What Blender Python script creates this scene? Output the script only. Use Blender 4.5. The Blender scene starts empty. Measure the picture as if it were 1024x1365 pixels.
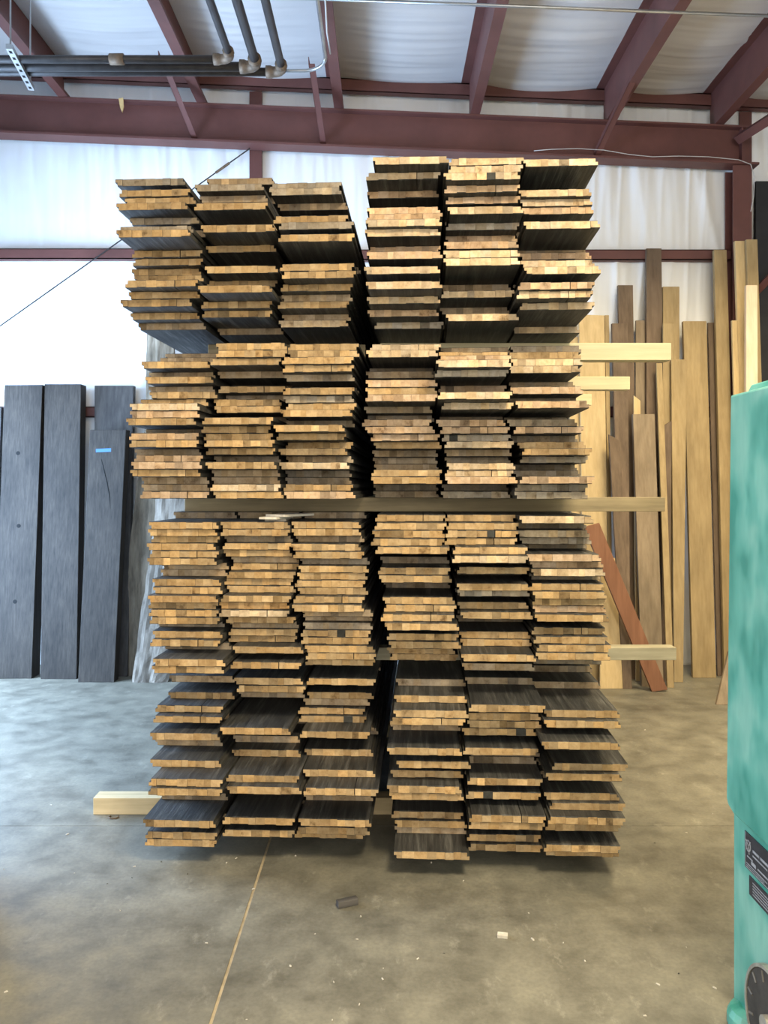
import bpy, bmesh, math, random
from mathutils import Vector, Matrix, noise

# ------------------------------------------------------------------ camera
scene = bpy.context.scene
HC = 1.75            # eye height
cam_d = bpy.data.cameras.new('camera')
cam_d.sensor_fit = 'VERTICAL'
cam_d.sensor_height = 36.0
cam_d.sensor_width = 27.0
cam_d.lens = 36.0 * 1100.0 / 1365.0
cam_d.shift_y = -34.5 / 1365.0
cam = bpy.data.objects.new('camera', cam_d)
scene.collection.objects.link(cam)
cam.location = (0, 0, HC)
cam.rotation_euler = (math.pi / 2, 0, 0)
scene.camera = cam

# ------------------------------------------------------------------ view
scene.view_settings.view_transform = 'Standard'
scene.view_settings.look = 'None'
scene.view_settings.gamma = 1.0
scene.view_settings.use_curve_mapping = False
scene.view_settings.exposure = 0.4

# ------------------------------------------------------------------ world: an even bright sky outside the doors
world = bpy.data.worlds.new('world')
scene.world = world
world.use_nodes = True
wn = world.node_tree.nodes
wn['Background'].inputs[0].default_value = (0.80, 0.90, 1.0, 1)
wn['Background'].inputs[1].default_value = 0.7


# ------------------------------------------------------------------ lights
def area(name, loc, target, sx, sy, power, color):
    d = bpy.data.lights.new(name, 'AREA')
    d.shape = 'RECTANGLE'
    d.size, d.size_y = sx, sy
    d.energy = power
    d.color = color
    o = bpy.data.objects.new(name, d)
    scene.collection.objects.link(o)
    o.location = loc
    o.rotation_euler = (Vector(target) - Vector(loc)).to_track_quat('-Z', 'Y').to_euler()
    return o


# daylight in the open roller door of the left wall
area('door_daylight', (-4.34, 6.05, 1.6), (0, 6.05, 1.6), 3.4, 3.0, 590, (0.45, 0.665, 1.0))
# daylight in the wide open front of the hall, behind the photographer
area('front_door_daylight', (1.5, -6.9, 2.9), (0.5, 4.0, 2.2), 6.0, 4.0, 360, (1.0, 0.94, 0.85))
# warm high-bay lamps hanging under the roof: one above the photographer, one over the lumber
area('high_bay_lamp', (1.2, 0.9, 4.5), (1.1, 1.3, 0), 1.1, 1.1, 215, (1.0, 0.86, 0.60))
lamp = area('high_bay_lamp', (2.6, 5.3, 4.9), (2.5, 5.5, 0), 1.2, 1.2, 110, (1.0, 0.82, 0.50))
lamp.data.spread = math.radians(130)


# ------------------------------------------------------------------ helpers
C = scene.collection
MATS = {}
F = 1100.0
HZ = 648.0


def PX(px, py, Z):
    """photo pixel at depth Z -> place in the hall (metres)"""
    return Vector(((px - 512.0) * Z / F, Z, HC + (HZ - py) * Z / F))


def mat(name, build):
    if name in MATS:
        return MATS[name]
    m = bpy.data.materials.new(name)
    m.use_nodes = True
    nt = m.node_tree
    b = nt.nodes['Principled BSDF']
    build(nt, b)
    MATS[name] = m
    return m


def nd(nt, typ, **kw):
    n = nt.nodes.new(typ)
    for k, v in kw.items():
        setattr(n, k, v)
    return n


def mapping(nt, scale=(1, 1, 1), rnd=False, coord='Object'):
    tc = nd(nt, 'ShaderNodeTexCoord')
    mp = nd(nt, 'ShaderNodeMapping')
    mp.inputs['Scale'].default_value = scale
    nt.links.new(tc.outputs[coord], mp.inputs['Vector'])
    if rnd:
        oi = nd(nt, 'ShaderNodeObjectInfo')
        mu = nd(nt, 'ShaderNodeMath', operation='MULTIPLY')
        mu.inputs[1].default_value = 37.0
        cx = nd(nt, 'ShaderNodeCombineXYZ')
        nt.links.new(oi.outputs['Random'], mu.inputs[0])
        for i in range(3):
            nt.links.new(mu.outputs[0], cx.inputs[i])
        nt.links.new(cx.outputs[0], mp.inputs['Location'])
    return mp.outputs[0]


def noise_tex(nt, vec, scale, detail=5.0, rough=0.6):
    n = nd(nt, 'ShaderNodeTexNoise')
    n.inputs['Scale'].default_value = scale
    n.inputs['Detail'].default_value = detail
    n.inputs['Roughness'].default_value = rough
    nt.links.new(vec, n.inputs['Vector'])
    return n.outputs['Fac']


def ramp(nt, fac, stops):
    r = nd(nt, 'ShaderNodeValToRGB')
    el = r.color_ramp.elements
    while len(el) < len(stops):
        el.new(0.5)
    for e, (p, c) in zip(el, stops):
        e.position = p
        e.color = (c[0], c[1], c[2], 1)
    nt.links.new(fac, r.inputs[0])
    return r.outputs[0]


def mixc(nt, a, b, fac=1.0, mode='MULTIPLY'):
    m = nd(nt, 'ShaderNodeMix', data_type='RGBA', blend_type=mode)
    for sock, v in ((m.inputs[0], fac), (m.inputs[6], a), (m.inputs[7], b)):
        if isinstance(v, (int, float)):
            sock.default_value = v
        elif isinstance(v, tuple):
            sock.default_value = (v[0], v[1], v[2], 1)
        else:
            nt.links.new(v, sock)
    return m.outputs[2]


def bump(nt, b, fac, strength=0.3, dist=0.005):
    bm_ = nd(nt, 'ShaderNodeBump')
    bm_.inputs['Strength'].default_value = strength
    bm_.inputs['Distance'].default_value = dist
    nt.links.new(fac, bm_.inputs['Height'])
    nt.links.new(bm_.outputs[0], b.inputs['Normal'])


def plain(name, col, rough=0.6, metal=0.0, var=0.25, scale=6.0, spec=0.4):
    def f(nt, b):
        v = mapping(nt, rnd=True)
        n = noise_tex(nt, v, scale)
        lo = tuple(c * (1 - var) for c in col)
        hi = tuple(min(1, c * (1 + var)) for c in col)
        nt.links.new(ramp(nt, n, [(0.3, lo), (0.7, hi)]), b.inputs['Base Color'])
        b.inputs['Roughness'].default_value = rough
        b.inputs['Metallic'].default_value = metal
        b.inputs['Specular IOR Level'].default_value = spec
    return mat(name, f)


def wood(name, lo, hi, along='Z', rough=0.7, grain=26.0, stain=0.35, bumpy=0.12, stretch=0.06):
    """long-grain wood with streaks along one local axis"""
    def f(nt, b):
        sc = {'X': (stretch, 1, 1), 'Y': (1, stretch, 1), 'Z': (1, 1, stretch)}[along]
        v = mapping(nt, sc, rnd=True)
        n = noise_tex(nt, v, grain, 6, 0.65)
        v2 = mapping(nt, tuple(0.35 if s < 1 else 1 for s in sc), rnd=True)
        n2 = noise_tex(nt, v2, 4.5, 4, 0.6)
        c = ramp(nt, n, [(0.28, lo), (0.72, hi)])
        c2 = ramp(nt, n2, [(0.3, (1 - stain,) * 3), (0.65, (1, 1, 1))])
        nt.links.new(mixc(nt, c, c2), b.inputs['Base Color'])
        b.inputs['Roughness'].default_value = rough
        b.inputs['Specular IOR Level'].default_value = 0.3
        bump(nt, b, n, bumpy, 0.004)
    return mat(name, f)


def tag(o, label=None, cat=None, group=None, kind=None):
    if label:
        o['label'] = label
    if cat:
        o['category'] = cat
    if group:
        o['group'] = group
    if kind:
        o['kind'] = kind
    return o


def empty(name, loc=(0, 0, 0)):
    o = bpy.data.objects.new(name, None)
    C.objects.link(o)
    o.location = loc
    o.empty_display_size = 0.1
    return o


def link(name, mesh, parent=None):
    o = bpy.data.objects.new(name, mesh)
    C.objects.link(o)
    if parent is not None:
        o.parent = parent
        o.matrix_parent_inverse = Matrix.Translation(-parent.location)
    return o


class MB:
    """collects vertices and faces of one mesh"""
    def __init__(self):
        self.v, self.f, self.m = [], [], []

    def face(self, idx, mi=0):
        self.f.append(tuple(idx))
        self.m.append(mi)

    def hexa(self, p, mi=0):
        """p: 8 points, bottom ring 0-3 then top ring 4-7"""
        o = len(self.v)
        self.v += [tuple(q) for q in p]
        for q in ((3, 2, 1, 0), (4, 5, 6, 7), (0, 1, 5, 4), (1, 2, 6, 5), (2, 3, 7, 6), (3, 0, 4, 7)):
            self.face([o + i for i in q], mi)

    def box(self, x0, x1, y0, y1, z0, z1, mi=0):
        self.hexa([(x0, y0, z0), (x1, y0, z0), (x1, y1, z0), (x0, y1, z0),
                   (x0, y0, z1), (x1, y0, z1), (x1, y1, z1), (x0, y1, z1)], mi)

    def tube(self, pts, r, n=10, mi=0, caps=True):
        pts = [Vector(p) for p in pts]
        rings = []
        for i, p in enumerate(pts):
            a = pts[max(0, i - 1)]
            b = pts[min(len(pts) - 1, i + 1)]
            d = (b - a).normalized()
            up = Vector((0, 0, 1)) if abs(d.z) < 0.9 else Vector((1, 0, 0))
            s = d.cross(up).normalized()
            u = s.cross(d).normalized()
            rr = r[i] if isinstance(r, (list, tuple)) else r
            o = len(self.v)
            for k in range(n):
                t = 2 * math.pi * k / n
                self.v.append(tuple(p + s * math.cos(t) * rr + u * math.sin(t) * rr))
            rings.append(o)
        for a, b in zip(rings, rings[1:]):
            for k in range(n):
                k2 = (k + 1) % n
                self.face((a + k, a + k2, b + k2, b + k), mi)
        if caps:
            self.face([rings[0] + k for k in range(n)][::-1], mi)
            self.face([rings[-1] + k for k in range(n)], mi)

    def prism(self, poly, d, mi=0):
        """poly: list of 3D points (planar), extruded by vector d"""
        d = Vector(d)
        o = len(self.v)
        n = len(poly)
        self.v += [tuple(p) for p in poly] + [tuple(Vector(p) + d) for p in poly]
        self.face(range(o, o + n), mi)
        self.face([o + n + i for i in range(n)][::-1], mi)
        for i in range(n):
            j = (i + 1) % n
            self.face((o + j, o + i, o + n + i, o + n + j), mi)

    def mesh(self, name, mats, smooth=False):
        me = bpy.data.meshes.new(name)
        me.from_pydata(self.v, [], self.f)
        for m in (mats if isinstance(mats, (list, tuple)) else [mats]):
            me.materials.append(m)
        me.polygons.foreach_set('material_index', self.m)
        bm = bmesh.new()
        bm.from_mesh(me)
        bmesh.ops.recalc_face_normals(bm, faces=bm.faces)
        bm.to_mesh(me)
        bm.free()
        if smooth:
            me.polygons.foreach_set('use_smooth', [True] * len(me.polygons))
        return me

    def build(self, name, mats, parent=None, smooth=False, bevel=0.0):
        o = link(name, self.mesh(name, mats, smooth), parent)
        if bevel:
            md = o.modifiers.new('bevel', 'BEVEL')
            md.width = bevel
            md.segments = 2
            md.limit_method = 'ANGLE'
        return o


# ------------------------------------------------------------------ materials
def m_insul(name, col):
    def f(nt, b):
        v = mapping(nt, (1, 1, 1))
        n = noise_tex(nt, v, 1.3, 3)
        nt.links.new(ramp(nt, n, [(0.3, tuple(c * 0.93 for c in col)), (0.7, col)]), b.inputs['Base Color'])
        b.inputs['Roughness'].default_value = 0.42
        b.inputs['Specular IOR Level'].default_value = 0.35
        n2 = noise_tex(nt, mapping(nt, (1, 1, 0.08)), 60, 3)
        bump(nt, b, n2, 0.12, 0.004)
    return mat(name, f)


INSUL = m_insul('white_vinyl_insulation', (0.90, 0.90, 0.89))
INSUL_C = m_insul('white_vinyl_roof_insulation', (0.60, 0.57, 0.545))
STEEL = plain('red_oxide_steel', (0.132, 0.050, 0.041), 0.55, var=0.18, scale=3.0)
PIPE = plain('black_iron_pipe', (0.045, 0.04, 0.038), 0.45, 0.3, var=0.3, scale=9)
RUST = plain('rusty_fitting', (0.16, 0.11, 0.07), 0.6, 0.3, var=0.35, scale=25)
ZINC = plain('zinc_conduit', (0.42, 0.42, 0.41), 0.35, 0.8, var=0.15, scale=10)
CABLE = plain('pale_cable', (0.55, 0.53, 0.5), 0.5, var=0.1)
HOLE = plain('dark_hole', (0.006, 0.006, 0.006), 0.9, var=0.2)
WALLM = plain('grey_sheet_metal', (0.45, 0.45, 0.46), 0.6, var=0.1)


def m_concrete(nt, b):
    v = mapping(nt, (1, 1, 1), coord='Object')
    n1 = noise_tex(nt, v, 0.75, 6, 0.62)
    n2 = noise_tex(nt, v, 5.0, 7, 0.68)
    n3 = noise_tex(nt, v, 60.0, 4, 0.6)
    c1 = ramp(nt, n1, [(0.28, (0.134, 0.124, 0.094)), (0.5, (0.198, 0.183, 0.141)), (0.72, (0.278, 0.257, 0.197))])
    c2 = ramp(nt, n2, [(0.32, (0.62, 0.62, 0.62)), (0.52, (0.97, 0.97, 0.97)), (0.70, (1.25, 1.24, 1.2))])
    c3 = ramp(nt, n3, [(0.30, (0.88, 0.88, 0.88)), (0.6, (1.04, 1.04, 1.04))])
    c = mixc(nt, mixc(nt, c1, c2), c3)
    # pale scuffs
    n4 = noise_tex(nt, mapping(nt, (1, 0.5, 1)), 9.0, 8, 0.75)
    c = mixc(nt, c, ramp(nt, n4, [(0.58, (0, 0, 0)), (0.70, (0.09, 0.085, 0.07))]), 1.0, 'ADD')
    nt.links.new(c, b.inputs['Base Color'])
    rr = ramp(nt, n2, [(0.3, (0.38, 0.38, 0.38)), (0.7, (0.62, 0.62, 0.62))])
    nt.links.new(rr, b.inputs['Roughness'])
    b.inputs['Specular IOR Level'].default_value = 0.4
    bump(nt, b, n2, 0.05, 0.004)


CONC = mat('trowelled_concrete', m_concrete)
FILLER = plain('tan_joint_filler', (0.42, 0.34, 0.22), 0.8, var=0.25, scale=14)

# ------------------------------------------------------------------ the hall: floor
ZW = 8.1             # inner face of the back wall
XL, XR = -4.4, 4.3   # side walls
YF = -7.0            # open front, behind the photographer
fl = MB()
fl.box(XL - 3, XR + 0.3, YF - 2, ZW + 0.4, -0.2, -0.004)
floor = tag(fl.build('floor', FILLER), 'grey concrete slab floor with a tan joint line', 'floor', kind='structure')
JX, JY = -0.565, 4.25
for (x0, x1, y0, y1) in ((XL - 3, JX - 0.006, YF - 2, JY - 0.0015), (JX + 0.006, XR + 0.3, YF - 2, JY - 0.0015),
                         (XL - 3, JX - 0.006, JY + 0.0015, ZW + 0.4), (JX + 0.006, XR + 0.3, JY + 0.0015, ZW + 0.4)):
    m = MB()
    # ragged joint edge: step along y with a little wander
    m.box(x0, x1, y0, y1, -0.004, 0.0)
    m.build('concrete_slab', CONC, floor)


# ------------------------------------------------------------------ back wall: insulation drapes between girts
def ridge(v):
    return (1.0 - min(1.0, abs(v) * 2.6)) ** 2


def wall_off(x, z):
    o = 0.018 * noise.noise((x * 2.3, z * 0.28, 0.0)) + 0.010 * noise.noise((x * 7.0 + z * 0.9, z * 0.35, 5.0))
    o += 0.005 * noise.noise((x * 19.0 + 1.6 * math.sin(z * 1.1), z * 0.5, 9.0))
    f = 0.25 + 0.75 * max(0.0, min(1.0, (x - 0.9) / 1.0))
    # hanging folds of the loose vinyl, slightly slanted
    o += f * 0.030 * ridge(noise.noise((x * 3.2 + z * 0.42, z * 0.22, 2.0)))
    o += f * 0.018 * ridge(noise.noise((x * 6.5 - z * 0.35, z * 0.30, 12.0)))
    return o


def roof_z(x):      # underside of the roof insulation, falls to the right
    return HC + 3.93 - 0.042 * x


wb = MB()
NX, NZ = 560, 60
x0, x1 = XL, XR
for j in range(NZ + 1):
    for i in range(NX + 1):
        x = x0 + (x1 - x0) * i / NX
        zt = roof_z(x) + 0.02
        z = zt * j / NZ
        # pinched where the girts and columns hold it
        wb.v.append((x, ZW - wall_off(x, z), z))
for j in range(NZ):
    for i in range(NX):
        a = j * (NX + 1) + i
        wb.face((a, a + 1, a + NX + 2, a + NX + 1))
wback = tag(wb.build('wall_back', INSUL, smooth=True), 'white draped vinyl insulation of the back wall', 'wall', kind='structure')
mb = MB()
mb.box(XL - 0.2, XR + 0.2, ZW + 0.06, ZW + 0.16, 0.0, 6.4)
mb.build('outer_sheet', WALLM, wback)

# right wall and left wall with its tall open roller door, front wall with its wide opening
mb = MB()
mb.box(XR, XR + 0.12, YF, ZW + 0.1, 0, 6.2)
tag(mb.build('wall_right', INSUL), 'white insulated side wall beyond the green machine', 'wall', kind='structure')
DY0, DY1, DZ = 4.3, 7.8, 3.15
mb = MB()
mb.box(XL - 0.12, XL, YF, DY0, 0, 6.3)
mb.box(XL - 0.12, XL, DY1, ZW + 0.1, 0, 6.3)
mb.box(XL - 0.12, XL, DY0, DY1, DZ, 6.3)
mb.box(XL, -1.86, 3.70, 3.78, 0, 6.3)  # unseen partition, this box and the next, added to cut the door light
mb.box(-1.98, -1.86, YF, 3.70, 0, 6.3)
tag(mb.build('wall_left', INSUL), 'side wall with a tall open doorway letting daylight in and an added light-blocking partition', 'wall', kind='structure')
mb = MB()
mb.box(XL, -2.0, YF - 0.12, YF, 0, 6.3)
mb.box(-2.0, XR, YF - 0.12, YF, 5.0, 6.3)
tag(mb.build('wall_front', INSUL), 'end wall behind the viewer with a wide open bay', 'wall', kind='structure')

# roof insulation: pleats across the purlins
PURL = [-5.0, -3.10, -1.78, -0.47, 0.83, 2.13, 3.16, 4.45]
cb = MB()
NX, NY = 110, 420
for j in range(NY + 1):
    for i in range(NX + 1):
        x = XL - 0.2 + (XR - XL + 0.4) * i / NX
        y = YF + (ZW + 0.05 - YF) * (j / NY) ** 0.55
        k = max(q for q in range(len(PURL)) if PURL[q] <= x) if x > PURL[0] else 0
        k = min(k, len(PURL) - 2)
        u = (x - PURL[k]) / (PURL[k + 1] - PURL[k])
        sag = 0.045 * math.sin(math.pi * max(0, min(1, u)))
        w = 0.020 * noise.noise((x * 0.7, y * 3.2, 1.0)) + 0.013 * noise.noise((x * 0.8, y * 11.0, 4.0)) + 0.006 * noise.noise((x * 1.1, y * 26.0, 14.0)) + 0.02 * noise.noise((x * 1.4, y * 1.2, 7.0))
        cb.v.append((x, y, roof_z(x) - sag + w * math.sin(math.pi * max(0.05, min(0.95, u)))))
for j in range(NY):
    for i in range(NX):
        a = j * (NX + 1) + i
        cb.face((a, a + NX + 1, a + NX + 2, a + 1))
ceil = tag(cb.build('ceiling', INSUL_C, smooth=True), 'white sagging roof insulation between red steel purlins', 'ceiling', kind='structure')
mb = MB()
mb.hexa([(XL - 0.2, YF, roof_z(XL) + 0.1), (XR + 0.2, YF, roof_z(XR) + 0.1), (XR + 0.2, ZW + 0.2, roof_z(XR) + 0.1), (XL - 0.2, ZW + 0.2, roof_z(XL) + 0.1),
         (XL - 0.2, YF, roof_z(XL) + 0.16), (XR + 0.2, YF, roof_z(XR) + 0.16), (XR + 0.2, ZW + 0.2, roof_z(XR) + 0.16), (XL - 0.2, ZW + 0.2, roof_z(XL) + 0.16)])
mb.build('roof_sheet', WALLM, ceil)

# ------------------------------------------------------------------ steel frame
PB = HC + 3.59       # purlin underside at x = 0


def sl(x):
    return -0.042 * x


pnames = ['leftmost, beside the pipe hanger', 'over the two black pipe runs', 'beside the silver conduit', 'above the gap between the two stacks',
          'above the right stack', 'nearest the hall corner']
for k, x in enumerate(PURL[1:-1]):
    mb = MB()
    z0 = PB + sl(x)
    z1 = roof_z(x) - 0.004
    y0, y1 = 0.5, 7.98
    mb.box(x - 0.006, x + 0.006, y0, y1, z0, z1)                 # web
    mb.box(x - 0.006, x + 0.085, y0, y1, z0 - 0.007, z0)         # lower flange
    mb.box(x + 0.079, x + 0.085, y0, y1, z0, z0 + 0.022)         # lip
    mb.box(x - 0.085, x + 0.006, y0, y1, z1 - 0.007, z1)         # upper flange
    tag(mb.build('purlin', STEEL), 'red steel roof purlin ' + pnames[k], 'purlin', 'roof purlins', 'structure')

# main sloped I-beam
root = tag(empty('roof_beam', (0, 7.95, PB)), 'deep red steel I-beam spanning the hall under the purlins', 'beam', kind='structure')


def sloped(mb, xa, xb, y0, y1, za, zb, mi=0):
    """bar following the roof slope; za, zb are heights at x = 0"""
    mb.hexa([(xa, y0, za + sl(xa)), (xb, y0, za + sl(xb)), (xb, y1, za + sl(xb)), (xa, y1, za + sl(xa)),
             (xa, y0, zb + sl(xa)), (xb, y0, zb + sl(xb)), (xb, y1, zb + sl(xb)), (xa, y1, zb + sl(xa))], mi)


BX1 = 3.52
mb = MB(); sloped(mb, XL, BX1, 7.935, 7.95, PB - 0.36, PB - 0.012); mb.build('web', STEEL, root)
mb = MB(); sloped(mb, XL, BX1, 7.86, 8.02, PB - 0.026, PB - 0.008); mb.build('top_flange', STEEL, root)
mb = MB(); sloped(mb, XL, BX1 + 0.05, 7.845, 8.02, PB - 0.38, PB - 0.36); mb.build('bottom_flange', STEEL, root)
# stiffener plates
for x in (3.42,):
    mb = MB(); sloped(mb, x - 0.006, x + 0.006, 7.865, 7.935, PB - 0.36, PB - 0.026); mb.build('stiffener', STEEL, root)

# channel at the head of the back wall
mb = MB()
sloped(mb, XL, XR, 7.95, 7.96, PB + 0.205, PB + 0.325)
sloped(mb, XL, XR, 7.95, 8.03, PB + 0.315, PB + 0.325)
sloped(mb, XL, XR, 7.95, 8.03, PB + 0.205, PB + 0.212)
tag(mb.build('rake_channel', STEEL), 'dark red steel channel along the head of the back wall', 'channel', kind='structure')


# girts on the back wall
def girt(xa, xb, z, h, label):
    mb = MB()
    mb.box(xa, xb, 7.985, 8.0, z - h, z)
    mb.box(xa, xb, 7.985, 8.075, z - 0.008, z)
    mb.box(xa, xb, 7.985, 8.075, z - h, z - h + 0.008)
    tag(mb.build('girt', STEEL), label, 'girt', 'wall girts', 'structure')


girt(XL, -1.33, HC + 2.30, 0.10, 'red steel wall girt left of the wall post')
girt(-1.17, 3.36, HC + 2.29, 0.10, 'red steel wall girt crossing behind both stacks to the corner post')
girt(XL, -1.33, HC + 0.77, 0.10, 'low red steel girt behind the dark leaning timbers')
girt(-1.17, 3.36, HC + 0.77, 0.10, 'low red steel girt behind the leaning lumber')


def post(xa, xb, y0, y1, zt, label):
    e = tag(empty('steel_post', ((xa + xb) / 2, y0, 0)), label, 'post', 'steel posts', 'structure')
    mb = MB(); mb.box(xa, xb, y0, y0 + 0.012, 0, zt); mb.build('flange', STEEL, e)
    mb = MB(); mb.box(xa, xb, y1 - 0.012, y1, 0, zt); mb.build('flange', STEEL, e)
    xm = (xa + xb) / 2
    mb = MB(); mb.box(xm - 0.005, xm + 0.005, y0 + 0.012, y1 - 0.012, 0, zt); mb.build('web', STEEL, e)


post(-1.31, -1.19, 8.03, 8.075, roof_z(-1.25) - 0.14, 'red steel post rising behind the left stack to the roof')
post(3.33, 3.51, 7.87, 8.06, PB - 0.36 + sl(3.5) - 0.022, 'red steel corner post under the end of the beam')
post(3.46, 3.58, 8.03, 8.075, roof_z(3.5) - 0.14, 'short red steel post above the end of the beam')
# dark panel on the wall beyond the corner post
mb = MB()
a, b_ = PX(1006, 600, 8.02), PX(1045, 243, 8.02)
mb.box(a.x, XR - 0.02, 7.99, 8.03, a.z, b_.z)
tag(mb.build('dark_panel', plain('black_panel', (0.018, 0.018, 0.02), 0.6)), 'black panel on the wall beyond the corner post', 'panel', kind='structure')
# diagonal strut running from the corner post towards the side wall
mb = MB()
a, b_ = PX(1009, 388, 7.96), PX(1060, 335, 7.6)
mb.tube([a, b_], 0.045, 4)
tag(mb.build('knee_strut', STEEL), 'red diagonal strut beside the corner post', 'strut', kind='structure')
mb = MB()
a, b_ = PX(985, 185, 7.84), PX(1040, 150, 7.3)
mb.tube([a, b_], 0.055, 4)
tag(mb.build('eave_strut', STEEL), 'red strut leaving the beam end towards the side wall', 'strut', kind='structure')

# flange braces: angle irons from purlin down to the beam
for x, dx, lab in ((-1.86, 0.05, 'over the pipe runs'), (-0.60, 0.02, 'below the silver conduit'), (2.10, -0.06, 'above the right stack')):
    mb = MB()
    top = Vector((x - dx, 7.10, PB + sl(x) + 0.012))
    bot = Vector((x + dx, 7.90, PB - 0.345 + sl(x)))
    for w, d in ((0.055, 0.006), (0.006, 0.055)):
        mb.hexa([bot + Vector((-0.03, 0, 0)), bot + Vector((-0.03 + w, 0, 0)), bot + Vector((-0.03 + w, -d * 0.4, d)), bot + Vector((-0.03, -d * 0.4, d)),
                 top + Vector((-0.03, 0, 0)), top + Vector((-0.03 + w, 0, 0)), top + Vector((-0.03 + w, -d * 0.4, d)), top + Vector((-0.03, -d * 0.4, d))])
    tag(mb.build('flange_brace', STEEL), 'red angle iron brace from purlin to beam ' + lab, 'brace', 'flange braces', 'structure')

# diagonal rod brace on the back wall, two lengths with a turnbuckle
mb = MB()
p0, p1 = PX(333, 198, 7.97), PX(-30, 456, 7.97)
mb.tube([p0, p1], 0.006, 6)
rod = tag(mb.build('brace_rod', PIPE), 'thin steel brace rod slanting across the white wall', 'rod', kind='structure')
mb = MB()
q = p0.lerp(p1, 0.075)
mb.tube([q, q + (p1 - p0) * 0.05], 0.013, 8)
mb.build('turnbuckle', RUST, rod)


# ------------------------------------------------------------------ pipes under the roof
def pipe(name, xe, zpix, Z, r, label, matp, matf, couple=None):
    H = HC + (HZ - zpix) * Z / F
    e = tag(empty(name, (xe, Z, H)), label, 'pipe')
    mb = MB()
    mb.tube([(xe, Z - 3.5, H + 0.0), (xe, Z - 0.11, H)], r, 12)
    mb.build('pipe_run', matp, e, True)
    mb = MB()
    mb.tube([(xe - 0.11, Z, H), (-4.35, Z, H)], r, 12)
    mb.build('pipe_run', matp, e, True)
    mb = MB()
    arc = [(xe, Z - 0.12, H), (xe, Z - 0.085, H)]
    for k in range(0, 7):
        t = math.pi / 2 * k / 6
        arc.append((xe - 0.07 * (1 - math.cos(t)), Z - 0.07 + 0.07 * math.sin(t), H))
    arc += [(xe - 0.09, Z, H), (xe - 0.125, Z, H)]
    rr = [r * 1.5, r * 1.5] + [r * 1.28] * 7 + [r * 1.5, r * 1.5]
    mb.tube(arc, rr, 12)
    mb.build('elbow', matf, e, True)
    if couple:
        mb = MB()
        mb.tube([(couple - 0.05, Z, H), (couple + 0.05, Z, H)], r * 1.45, 12)
        mb.build('coupling', matf, e, True)
    return H


pipe('iron_pipe', -1.10, 79, 5.93, 0.027, 'black iron pipe with the nearest elbow and a coupling', PIPE, RUST, couple=-1.92)
pipe('iron_pipe', -0.935, 89, 6.07, 0.033, 'thick black iron pipe, middle of three bent runs', PIPE, RUST)
HP = pipe('iron_pipe', -0.757, 96, 6.17, 0.030, 'black iron pipe with the elbow closest to the silver conduit', PIPE, RUST)
# silver conduit
cx, cz = -0.43, HC + 3.10
mb = MB()
pts = [(cx, 2.6, cz + 0.05), (cx, 6.06, cz + 0.05)]
for k in range(7):
    t = math.pi / 2 * k / 6
    pts.append((cx - 0.16 * (1 - math.cos(t)), 6.06 + 0.16 * math.sin(t), cz + 0.05 - 0.02 * k / 6))
pts += [(-4.3, 6.24, cz + 0.02)]
mb.tube(pts, 0.013, 10)
cd = tag(mb.build('conduit', ZINC, smooth=True), 'silver conduit bending left beside the black pipes', 'conduit')
mb = MB()
pts = [(cx + 0.045 + 0.012 * math.sin(k * 1.3), 3.0 + 0.34 * k, cz + 0.055 + 0.02 * math.cos(k * 2.1)) for k in range(10)]
mb.tube(pts, 0.006, 6)
tag(mb.build('wire', CABLE, smooth=True), 'pale loose wire strung along the silver conduit', 'wire')
# conduit crossing the roof on the right
mb = MB()
p0, p1 = PX(360, -4, 5.9), PX(1100, 24, 5.9)
mb.tube([p0, p1], 0.012, 8)
tag(mb.build('conduit', ZINC, smooth=True), 'straight thin conduit crossing under the purlins at top right', 'conduit')
# strut channel hanger with slots, and its rod
e = tag(empty('pipe_hanger', PX(28, 92, 6.0)), 'galvanised slotted strut carrying the pipe runs', 'hanger')
a, b_ = PX(12, 74, 5.72), PX(42, 110, 6.32)
b_.z = a.z = HC + 3.03
mb = MB()
d = (b_ - a).normalized()
s = Vector((0, 0, 1)).cross(d) * 0.022
up = Vector((0, 0, 0.035))
mb.hexa([a - s, a + s, b_ + s, b_ - s, a - s + up, a + s + up, b_ + s + up, b_ - s + up])
mb.build('channel', ZINC, e)
for k in range(7):
    c = a.lerp(b_, (k + 0.5) / 7)
    mb = MB()
    mb.hexa([c - d * 0.018 - s * 0.45 - up * 0.02, c - d * 0.018 + s * 0.45 - up * 0.02, c + d * 0.018 + s * 0.45 - up * 0.02, c + d * 0.018 - s * 0.45 - up * 0.02,
             c - d * 0.018 - s * 0.45 + up * 0.1, c - d * 0.018 + s * 0.45 + up * 0.1, c + d * 0.018 + s * 0.45 + up * 0.1, c + d * 0.018 - s * 0.45 + up * 0.1])
    mb.build('slot', HOLE, e)
for t in (0.06, 0.94):
    c = a.lerp(b_, t)
    mb = MB()
    mb.tube([c, (c.x, c.y, roof_z(c.x) + 0.05)], 0.006, 6)
    mb.build('threaded_rod', ZINC, e)
# loose pale cable along the bottom flange and down the corner post
mb = MB()
pts = [PX(x, y, 7.82) for x, y in ((712, 201), (735, 199), (770, 198), (805, 200), (840, 206), (870, 209), (905, 208), (945, 209), (985, 213), (1001, 219), (1006, 236), (1005, 262), (1001, 282))]
mb.tube(pts, 0.0035, 6)
tag(mb.build('cable', CABLE, smooth=True), 'pale cable looped along the beam and down the corner post', 'cable')
# rag of yellow insulation caught on the beam
mb = MB()
pts = [PX(x, y, 7.838) for x, y in ((158, 131), (164, 130), (165, 142), (163, 150), (160, 143))]
mb.prism(pts, (0, 0.012, 0))
tag(mb.build('foam_scrap', plain('yellow_foam', (0.62, 0.42, 0.18), 0.9)), 'yellow scrap of foam hanging on the beam', 'scrap')

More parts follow.
